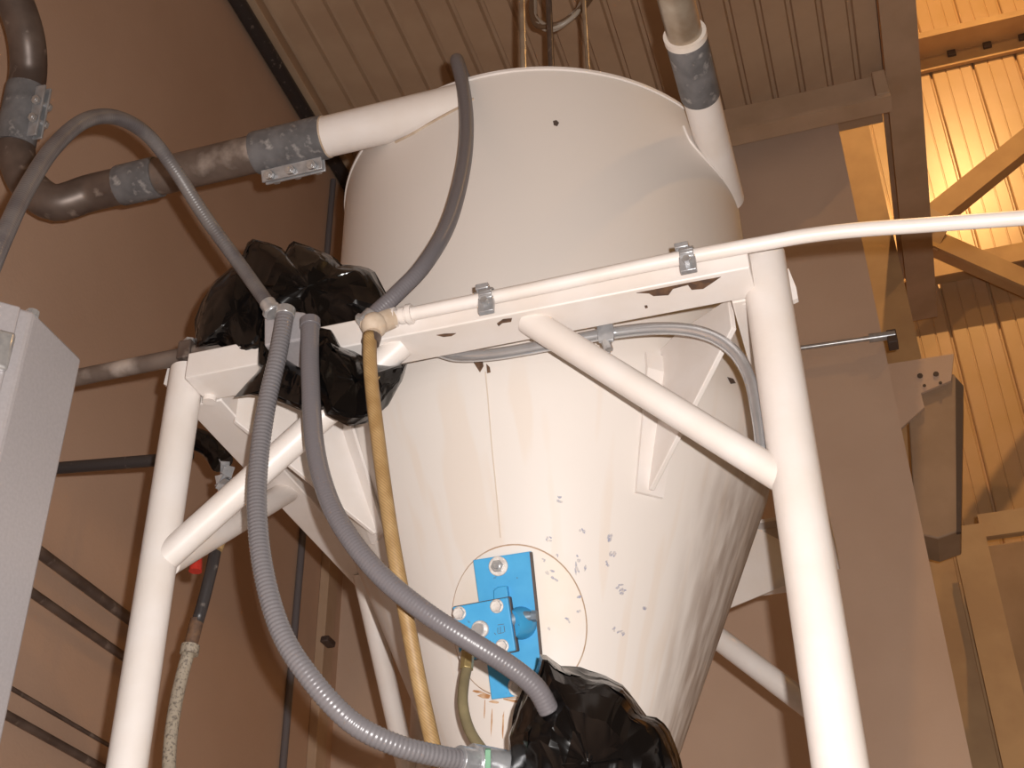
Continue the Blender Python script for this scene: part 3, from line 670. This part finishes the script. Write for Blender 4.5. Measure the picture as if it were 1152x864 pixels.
def puffy(m, outline, y0, dep, ky=0.0, u0=0.0, seed=0, amp=.016, back=1.0, rings=8, nseg=56):
    """inflated, crumpled lobe of plastic film with this outline"""
    O = [at(u, v, y=y0 + ky * (u - u0)) for u, v in outline]
    per = []; n = len(O)
    Ls = [(O[(i + 1) % n] - O[i]).length for i in range(n)]; tot = sum(Ls)
    for k in range(nseg):
        s = tot * k / nseg; i = 0
        while s > Ls[i]: s -= Ls[i]; i += 1
        per.append(O[i].lerp(O[(i + 1) % n], s / Ls[i]))
    c = sum(per, V((0, 0, 0))) / nseg
    view = (CAM - c).normalized()
    off = V((seed * 3.7, seed * 1.3, 0))
    def crumple(p):
        q = V((p.x * 9 + p.z * 4, p.y * 9, p.z * 5 - p.x * 2)) + off; a = 1 - abs(noise.noise(q)) * 2.6; b_ = 1 - abs(noise.noise(q * 2.1 + V((5, 1, 2)))) * 2.6
        return a * .75 + b_ * .25
    vs = []; fs = []
    for side in (1, -1):
        b0 = len(vs)
        vs.append(c + view * (side * dep * (1 if side > 0 else back)))
        for i in range(1, rings + 1):
            s = math.sin(math.pi / 2 * i / rings)
            for k in range(nseg):
                jt = V((noise.noise(V((i * 3.1, k * 2.7, seed + side))), noise.noise(V((i * 1.7, k * 3.9, seed * 2 + side + 9))), 0)); s0 = s
                if i < rings: s = min(.97, max(.05, s + jt.x * .07))
                kk = (k + (jt.y * .9 if i < rings else 0)) % nseg; k0 = int(kk); pk = per[k0].lerp(per[(k0 + 1) % nseg], kk - k0)
                p = c + (pk - c) * s
                h = math.sqrt(max(0, 1 - s * s)) ** .8 * dep * (1 if side > 0 else back)
                cr = crumple(p + V((0, side * .3, 0)))
                e = min(1, (1 - s) * 5 + .12)
                vs.append(p + view * (side * (h + amp * e * cr * 1.6)) + (per[k] - c).normalized() * (amp * .35 * cr * s))
        for k in range(nseg):
            k2 = (k + 1) % nseg; f = (b0, b0 + 1 + k, b0 + 1 + k2); fs.append(f if side < 0 else f[::-1])
            for i in range(rings - 1):
                a = b0 + 1 + i * nseg; f = (a + k, a + nseg + k, a + nseg + k2, a + k2); fs.append(f if side < 0 else f[::-1])
        last = b0 + 1 + (rings - 1) * nseg
        if side == 1: rim1 = last
        else:
            for k in range(nseg): k2 = (k + 1) % nseg; fs.append((rim1 + k, rim1 + k2, last + k2, last + k))
    m.add(vs, fs)
m = MB()
puffy(m, ((222, 390), (221, 360), (228, 340), (240, 318), (262, 300), (290, 296), (308, 322), (300, 345), (298, 392), (282, 402), (266, 400), (254, 392), (246, 386)), 1.93, .07, seed=1)
puffy(m, ((252, 320), (272, 290), (281, 268), (300, 272), (317, 279), (321, 285), (328, 271), (350, 280), (377, 291), (380, 299), (398, 299), (418, 304), (428, 322), (444, 345), (446, 354), (420, 361), (392, 371), (378, 392), (366, 384), (352, 368), (330, 350), (308, 345), (282, 340)), 1.94, .085, seed=2, ky=.0003, u0=340, back=1.2)
puffy(m, ((264, 447), (277, 432), (292, 418), (297, 396), (305, 393), (330, 410), (352, 424), (368, 440), (366, 460), (340, 462), (325, 455), (300, 446), (284, 444)), 1.885, .03, seed=3, amp=.010, ky=-.0002, u0=310)
puffy(m, ((366, 378), (380, 390), (398, 396), (418, 408), (440, 412), (457, 409), (452, 428), (436, 455), (414, 474), (392, 478), (368, 466), (360, 440), (352, 412), (356, 392)), 1.895, .05, seed=4, amp=.012, ky=.0011, u0=395)
puffy(m, ((292, 380), (303, 385), (306, 405), (300, 418), (290, 410)), 1.88, .02, seed=6, amp=.006, rings=8, nseg=50)
puffy(m, ((354, 368), (372, 372), (384, 392), (380, 406), (360, 402), (350, 385)), 1.875, .03, seed=7, amp=.008, rings=8, nseg=60)
o = m.build('plastic_bag', 'black_plastic', angle=22); tag(o, 'crumpled black plastic bag tied around the junction box on the beam', 'bag')
m = MB()
puffy(m, ((574, 872), (575, 835), (580, 800), (592, 772), (606, 754), (609, 737), (618, 742), (632, 752), (655, 752), (676, 759), (700, 775), (716, 792), (727, 807), (740, 809), (750, 822), (758, 845), (764, 862), (768, 905), (752, 955), (690, 985), (620, 975), (584, 930)), 2.055, .10, seed=9, amp=.020, rings=10, nseg=64)
o = m.build('plastic_bag', 'black_plastic', angle=22); tag(o, 'crumpled black plastic bag hanging beside the blue vibrator', 'bag')
# valve under the lower bag that the bag covers stays hidden

# ------------------------------------------------------------------ conveying pipes
def coupling(p0, p1, r, label, group, bolts_dir, nb=3):
    t = thing('pipe_coupling', p0 if p0.z < p1.z else p1, label, 'coupling', group)
    d = (p1 - p0); L = d.length; d = d / L
    MB().tube([p0, p0 + d * L * .04, p0 + d * L * .96, p1], [r * .98, r, r, r * .98], 36).build('sleeve', 'rubber_sleeve', t, angle=50)
    if nb:
        n = bolts_dir; n = (n - d * n.dot(d)).normalized(); s = d.cross(n); c = (p0 + p1) / 2
        for k in (-1, 1):
            MB().obox(c + n * (r + .012) + s * (k * .010), d, s, n, L * .86, .007, .034).build('clamp_bar', 'galvanised', t, bevel=.002)
        for i in range(nb):
            q = c + n * (r + .016) + d * (L * .3 * (i - (nb - 1) / 2)); m = MB(); m.tube([q - s * .03, q + s * .03], .007, 10); m.tube([q + s * .016, q + s * .027], .013, 6); m.tube([q - s * .027, q - s * .016], .013, 6); m.build('bolt', 'zinc', t, bevel=.001)
    return t
R_P = .048
def ix(u, v): return at(u, v, y=YI).x
c1a, c1b = V((ix(288, 172), YI, ZI)), V((XI0, YI, ZI))
coupling(c1a, c1b, RI + .004, 'bolted grey sleeve coupling joining the worn pipe to the cream inlet stub', None, V((0, .42, -.9)))
c2a, c2b = V((ix(134, 216), YI, ZI)), V((ix(178, 200), YI, ZI))
coupling(c2a, c2b, R_P + .005, 'plain dark sleeve on the worn pipe close to its bend', None, V((0, -.3, -1)), nb=0)
o = thing('conveying_pipe', V((ix(230, 185), YI, ZI - R_P)), 'stained steel pipe piece between two sleeves on the inlet line', 'pipe')
MB().tube([V((c2b.x - .03, YI, ZI)), V((c1a.x + .03, YI, ZI))], R_P, 32).build('pipe', 'worn_pipe', o)
eb = [V((c2a.x + .04, YI, ZI)), V((c2a.x - .03, YI, ZI)), V((ix(98, 226), YI, ZI)), at(62, 228, y=2.11), at(34, 210, y=2.08), at(20, 180, y=2.05), at(18, 152, y=2.03)]
o = thing('conveying_pipe', at(62, 235, y=2.1), 'dark steel bend turning upward at the left end of the inlet line', 'pipe')
MB().tube(catmull(eb, .02), R_P, 32).build('bend', 'dark_pipe', o, angle=180)
k0, k1 = at(17, 163, y=2.035), at(30, 98, y=1.99)
coupling(k0, k1, R_P + .004, 'dark bolted sleeve above the upward bend by the wall', None, V((1, -.1, -.2)), nb=2)
o = thing('conveying_pipe', k1, 'curved dark steel pipe rising from the bend toward the ceiling', 'pipe')
MB().tube(catmull([at(27, 112, y=2.0), at(32, 80, y=1.975), at(30, 45, y=1.92), at(20, 10, y=1.87), at(2, -30, y=1.80), at(-30, -80, y=1.68)], .02), R_P, 32).build('pipe', 'dark_pipe', o, angle=180)
# outlet side
yo0 = at(790, 100, z=2.30).y; yo1 = at(770, 42, z=2.30).y
coupling(V((XO, yo1, ZO)), V((XO, YO, ZO)), RO + .004, 'smooth dark grey sleeve on the pipe at the hopper right shoulder', None, V((1, 0, 0)), nb=0)
o = thing('conveying_pipe', V((XO, yo1 - .3, ZO - RO)), 'pale streaked pipe entering the sleeve at the hopper right shoulder', 'pipe')
MB().tube([V((XO, yo1 + .03, ZO)), V((XO, 1.0, ZO))], RO - .003, 32).build('pipe', 'bronze_pipe', o)
MB().tube([V((XO, yo1 + .004, ZO)), V((XO, yo1 - .012, ZO))], RO + .006, 32).build('sleeve_lip', 'cream_paint', o)

# ------------------------------------------------------------------ grey cabinet and the other pieces at the left
y1 = 1.5
p1 = at(38, 349, y=y1); y2 = None
d = ray(92, 405); t_ = p1.x / d.x; p2 = CAM + d * t_
ztop = (p1.z + p2.z) / 2
cab = thing('control_cabinet', (p1.x - .2, y1, .0), 'grey metal control cabinet with a shiny latch standing near the left wall', 'cabinet')
k = .16
poly = [V((p1.x, y1, 0)), V((p1.x, p2.y, 0)), V((p1.x - .45, p2.y, 0)), V((p1.x - .45, y1 - k * 1.2, 0)), V((p1.x - k * 1.2, y1 - k * 1.2, 0))]
MB().prism([p + V((0, 0, .9)) for p in poly], (0, 0, ztop - .9)).build('body', 'grey_box', cab, bevel=.006, smooth=False)
for (x, y) in ((p1.x - .05, p2.y - .05), (p1.x - .40, p2.y - .05), (p1.x - .40, y1 - .12)): MB().box((x - .02, y - .02, 0), (x + .02, y + .02, .9)).build('leg', 'grey_box', cab)
dd = V((-1, -1, 0)).normalized(); nn = V((1, -1, 0)).normalized()
A0 = V((p1.x, y1, 0)) + nn * .004
dz0 = ztop - .008
MB().prism([A0 + dd * .022 + V((0, 0, 1.0)), A0 + dd * .20 + V((0, 0, 1.0)), A0 + dd * .20 + V((0, 0, dz0)), A0 + dd * .022 + V((0, 0, dz0))], nn * .012).build('door', 'grey_box', cab, bevel=.004, smooth=False)
lz = at(5, 398, y=y1 - .03).z
lc = A0 + dd * .062 + nn * .016
m = MB(); m.obox(lc + V((0, 0, lz)), dd, nn, V((0, 0, 1)), .085, .016, .075); m.build('latch_plate', 'zinc', cab, bevel=.006)
m = MB(); m.tube([lc + V((0, 0, lz + .02)) + nn * .008, lc + V((0, 0, lz + .02)) + nn * .03], .012, 14); m.obox(lc + V((0, 0, lz - .03)) + nn * .03, dd, nn, V((0, 0, 1)), .022, .012, .13); m.build('handle', 'zinc', cab, bevel=.004)
MB().tube([V((p1.x - .01, y1 + .01, ztop - .004)), V((p1.x - .01, y1 + .01, ztop + .008))], .012, 10).build('corner_stud', 'zinc', cab)

# dark pipe joining the beam end, and the black pipe below it
z = at(150, 412, y=1.955).z
o = thing('steel_pipe', (-1.7, 1.955, z - .02), 'dark scraped steel pipe running from the wall to the beam end', 'pipe')
MB().tube([V((XW, 1.955, z)), V((-1.02, 1.955, z))], .0185, 20).build('pipe', 'worn_pipe', o)
q = at(213, 388, y=1.95); MB().tube([q - V((0, 0, .012)), q + V((0, 0, .012))], .013, 6).build('clip_nut', 'zinc', o)
MB().box((q.x - .015, 1.93, z - .022), (q.x + .015, 1.98, z + .023)).build('saddle', 'dark_pipe', o, bevel=.003)
yk = 2.33
a = at(60, 527, y=yk); b_ = at(185, 517, y=yk)
bp = thing('black_pipe', b_, 'thin black pipe from the wall ending in a shiny black elbow behind the left leg', 'pipe')
MB().tube([V((XW, yk, a.z + (XW - a.x) * (b_.z - a.z) / (b_.x - a.x))), b_, at(215, 510, y=yk)], .015, 16).build('pipe', 'black_pipe', bp)
MB().tube(catmull([at(208, 490, y=yk), at(226, 496, y=yk), at(240, 506, y=yk), at(250, 521, y=yk)], .01), [.026] * 0 or .027, 18).build('elbow', 'black_plastic', bp)
m = MB(); random.seed(8)
for k_ in range(9):
    c = at(254 + random.uniform(-7, 9), 535 + random.uniform(-10, 9), y=yk - .02); a_ = V((random.uniform(-1, 1), random.uniform(-1, 1), random.uniform(-1, 1))).normalized(); x_, y_ = frame_of(a_)
    m.obox(c, a_, x_, y_, .035, .02, .002)
m.build('tape_scraps', 'galvanised', bp, smooth=False)
yg = 2.16
gp = thing('grimy_hose', at(190, 870, y=yg), 'grimy speckled hose on a black nipple hanging behind the left leg', 'hose')
MB().tube(catmull(path(((262, 560, yg + .06), (246, 605, yg + .02), (238, 640, yg), (228, 680, yg), (222, 700, yg))), .02), .0125, 16).build('black_nipple', 'black_pipe', gp, angle=180)
MB().tube(path(((222, 697, yg), (214, 728, yg))), .0135, 14).build('rusty_coupling', 'bare_steel', gp)
MB().tube(path(((214.5, 726, yg), (212.5, 736, yg))), .0185, 14).build('hose_clip', 'grimy_hose', gp)
MB().tube(catmull(path(((213, 731, yg), (206, 755, yg), (198, 790, yg - .01), (192, 830, yg - .02), (190, 870, yg - .03), (192, 930, yg - .05))), .02), .0128, 16).build('hose', 'grimy_hose', gp, angle=180)
MB().tube(path(((249, 600, yg), (243, 618, yg))), .0145, 12).build('tan_wrap', 'hose_tan', gp)
q = at(221, 633, y=yg + .03); o = MB().tube([q + V((0, 0, .025)), q - V((0, 0, .02))], [.010, .014], 12); o = o.build('red_tag', 'red_plastic', gp)

# ------------------------------------------------------------------ rods and cable above the hopper
for (u, v, y, r, mt, lab) in ((589, 66, 2.40, .0095, 'bronze_pipe', 'upright pipe on the hopper top left of the cable coil'), (620, 66, 2.75, .010, 'dark_pipe', 'upright dark pipe put in for a shadow line under the cable coil'), (661, 66, 2.70, .007, 'bronze_pipe', 'thin upright rod on the hopper top right of the cable coil')):  # the dark middle one stands in for a shadow line
    p = at(u, v, y=y); zz = ZT + .05 * (1 - min(1, (V((p.x - CX, p.y - CY, 0)).length - .1) / (RH - .1)))
    o = thing('upright_rod', (p.x, p.y, zz), lab, 'rod')
    MB().tube([V((p.x, p.y, zz - .004)), V((p.x, p.y, ZC + .04))], r, 14).build('rod', mt, o)
    MB().tube([V((p.x, p.y, zz - .003)), V((p.x, p.y, zz + .02))], r * 2, 10).build('socket', mt, o)
coil = thing('cable_coil', at(632, 36, y=2.95), 'hanging coil of pale and brown cables above the hopper top', 'cable')
random.seed(3)
for k_ in range(6):
    j = [random.uniform(-3, 3) for _ in range(8)]
    P = path(((668 + j[0], -22, 2.95), (660 + j[1], 0 + j[1], 2.93 + k_ * .006), (643 + j[2], 18 + j[3], 2.92), (622 + j[4], 31 + j[5], 2.92 + k_ * .006), (606 + j[6], 26 + j[7], 2.94), (599 + j[0], 5 + j[2], 2.97), (606 + j[3], -20, 2.99)))
    P.append(P[-1] + V((.05, .02, .35))); P.insert(0, P[0] + V((-.05, .02, .4)))
    MB().tube(catmull(P, .012), .0085, 10).build('cable', 'wire_pale' if k_ % 2 else 'wire_brown', coil, angle=180)
pt = at(632, -60, y=2.97); MB().tube([V((pt.x, pt.y, pt.z - .05)), V((pt.x, pt.y, ZC + .04))], .006, 8).build('hook_rod', 'dark_pipe', coil)

# ------------------------------------------------------------------ warm lamps of the hall beyond
def high_bay(loc, energy, lab):
    t = thing('high_bay_lamp', loc, lab, 'lamp', 'warm high-bay lamps of the hall beyond')
    x, y, z = loc
    prof = [(.20, z), (.205, z + .01), (.16, z + .16), (.07, z + .26), (.06, z + .36)]
    m = MB(); n = 28; vs = []; fs = []
    for r, zz in prof:
        for k in range(n): vs.append((x + r * math.cos(2 * math.pi * k / n), y + r * math.sin(2 * math.pi * k / n), zz))
    for i in range(len(prof) - 1):
        for k in range(n): fs.append((i * n + k, i * n + (k + 1) % n, (i + 1) * n + (k + 1) % n, (i + 1) * n + k))
    fs.append([(len(prof) - 1) * n + k for k in range(n)])
    m.add(vs, fs); m.build('reflector', 'grey_box', t)
    MB().tube([V((x, y, z + .36)), V((x, y, 13.0))], .012, 8).build('stem', 'dark_pipe', t)
    l = lamp('lamp_bulb', 'POINT', (0, 0, -.03), energy, (1.0, 0.56, 0.20), .06); l.parent = t
high_bay((1.6, 3.2, 11.4), 900, 'warm high-bay lamp hanging high in front of the far siding')
wl = at(1025, 205, y=7.05)
t = thing('wall_lamp', wl, 'small warm wall lamp on the far siding behind the long beam', 'lamp')
MB().tube([wl + V((0, .1, .10)), wl + V((0, .45, .12))], .02, 10).build('arm', 'dark_pipe', t)
MB().lathe((wl.x, wl.y + .08), [(.07, wl.z + .08), (.05, wl.z + .14), (.02, wl.z + .17)], 20).build('hood', 'grey_box', t)
l = lamp('lamp_bulb', 'POINT', (0, 0, 0), 9, (1.0, 0.60, 0.24), .05); l.parent = t
high_bay((4.2, 2.2, 9.6), 170, 'warm high-bay lamp hanging high in the open hall to the right')
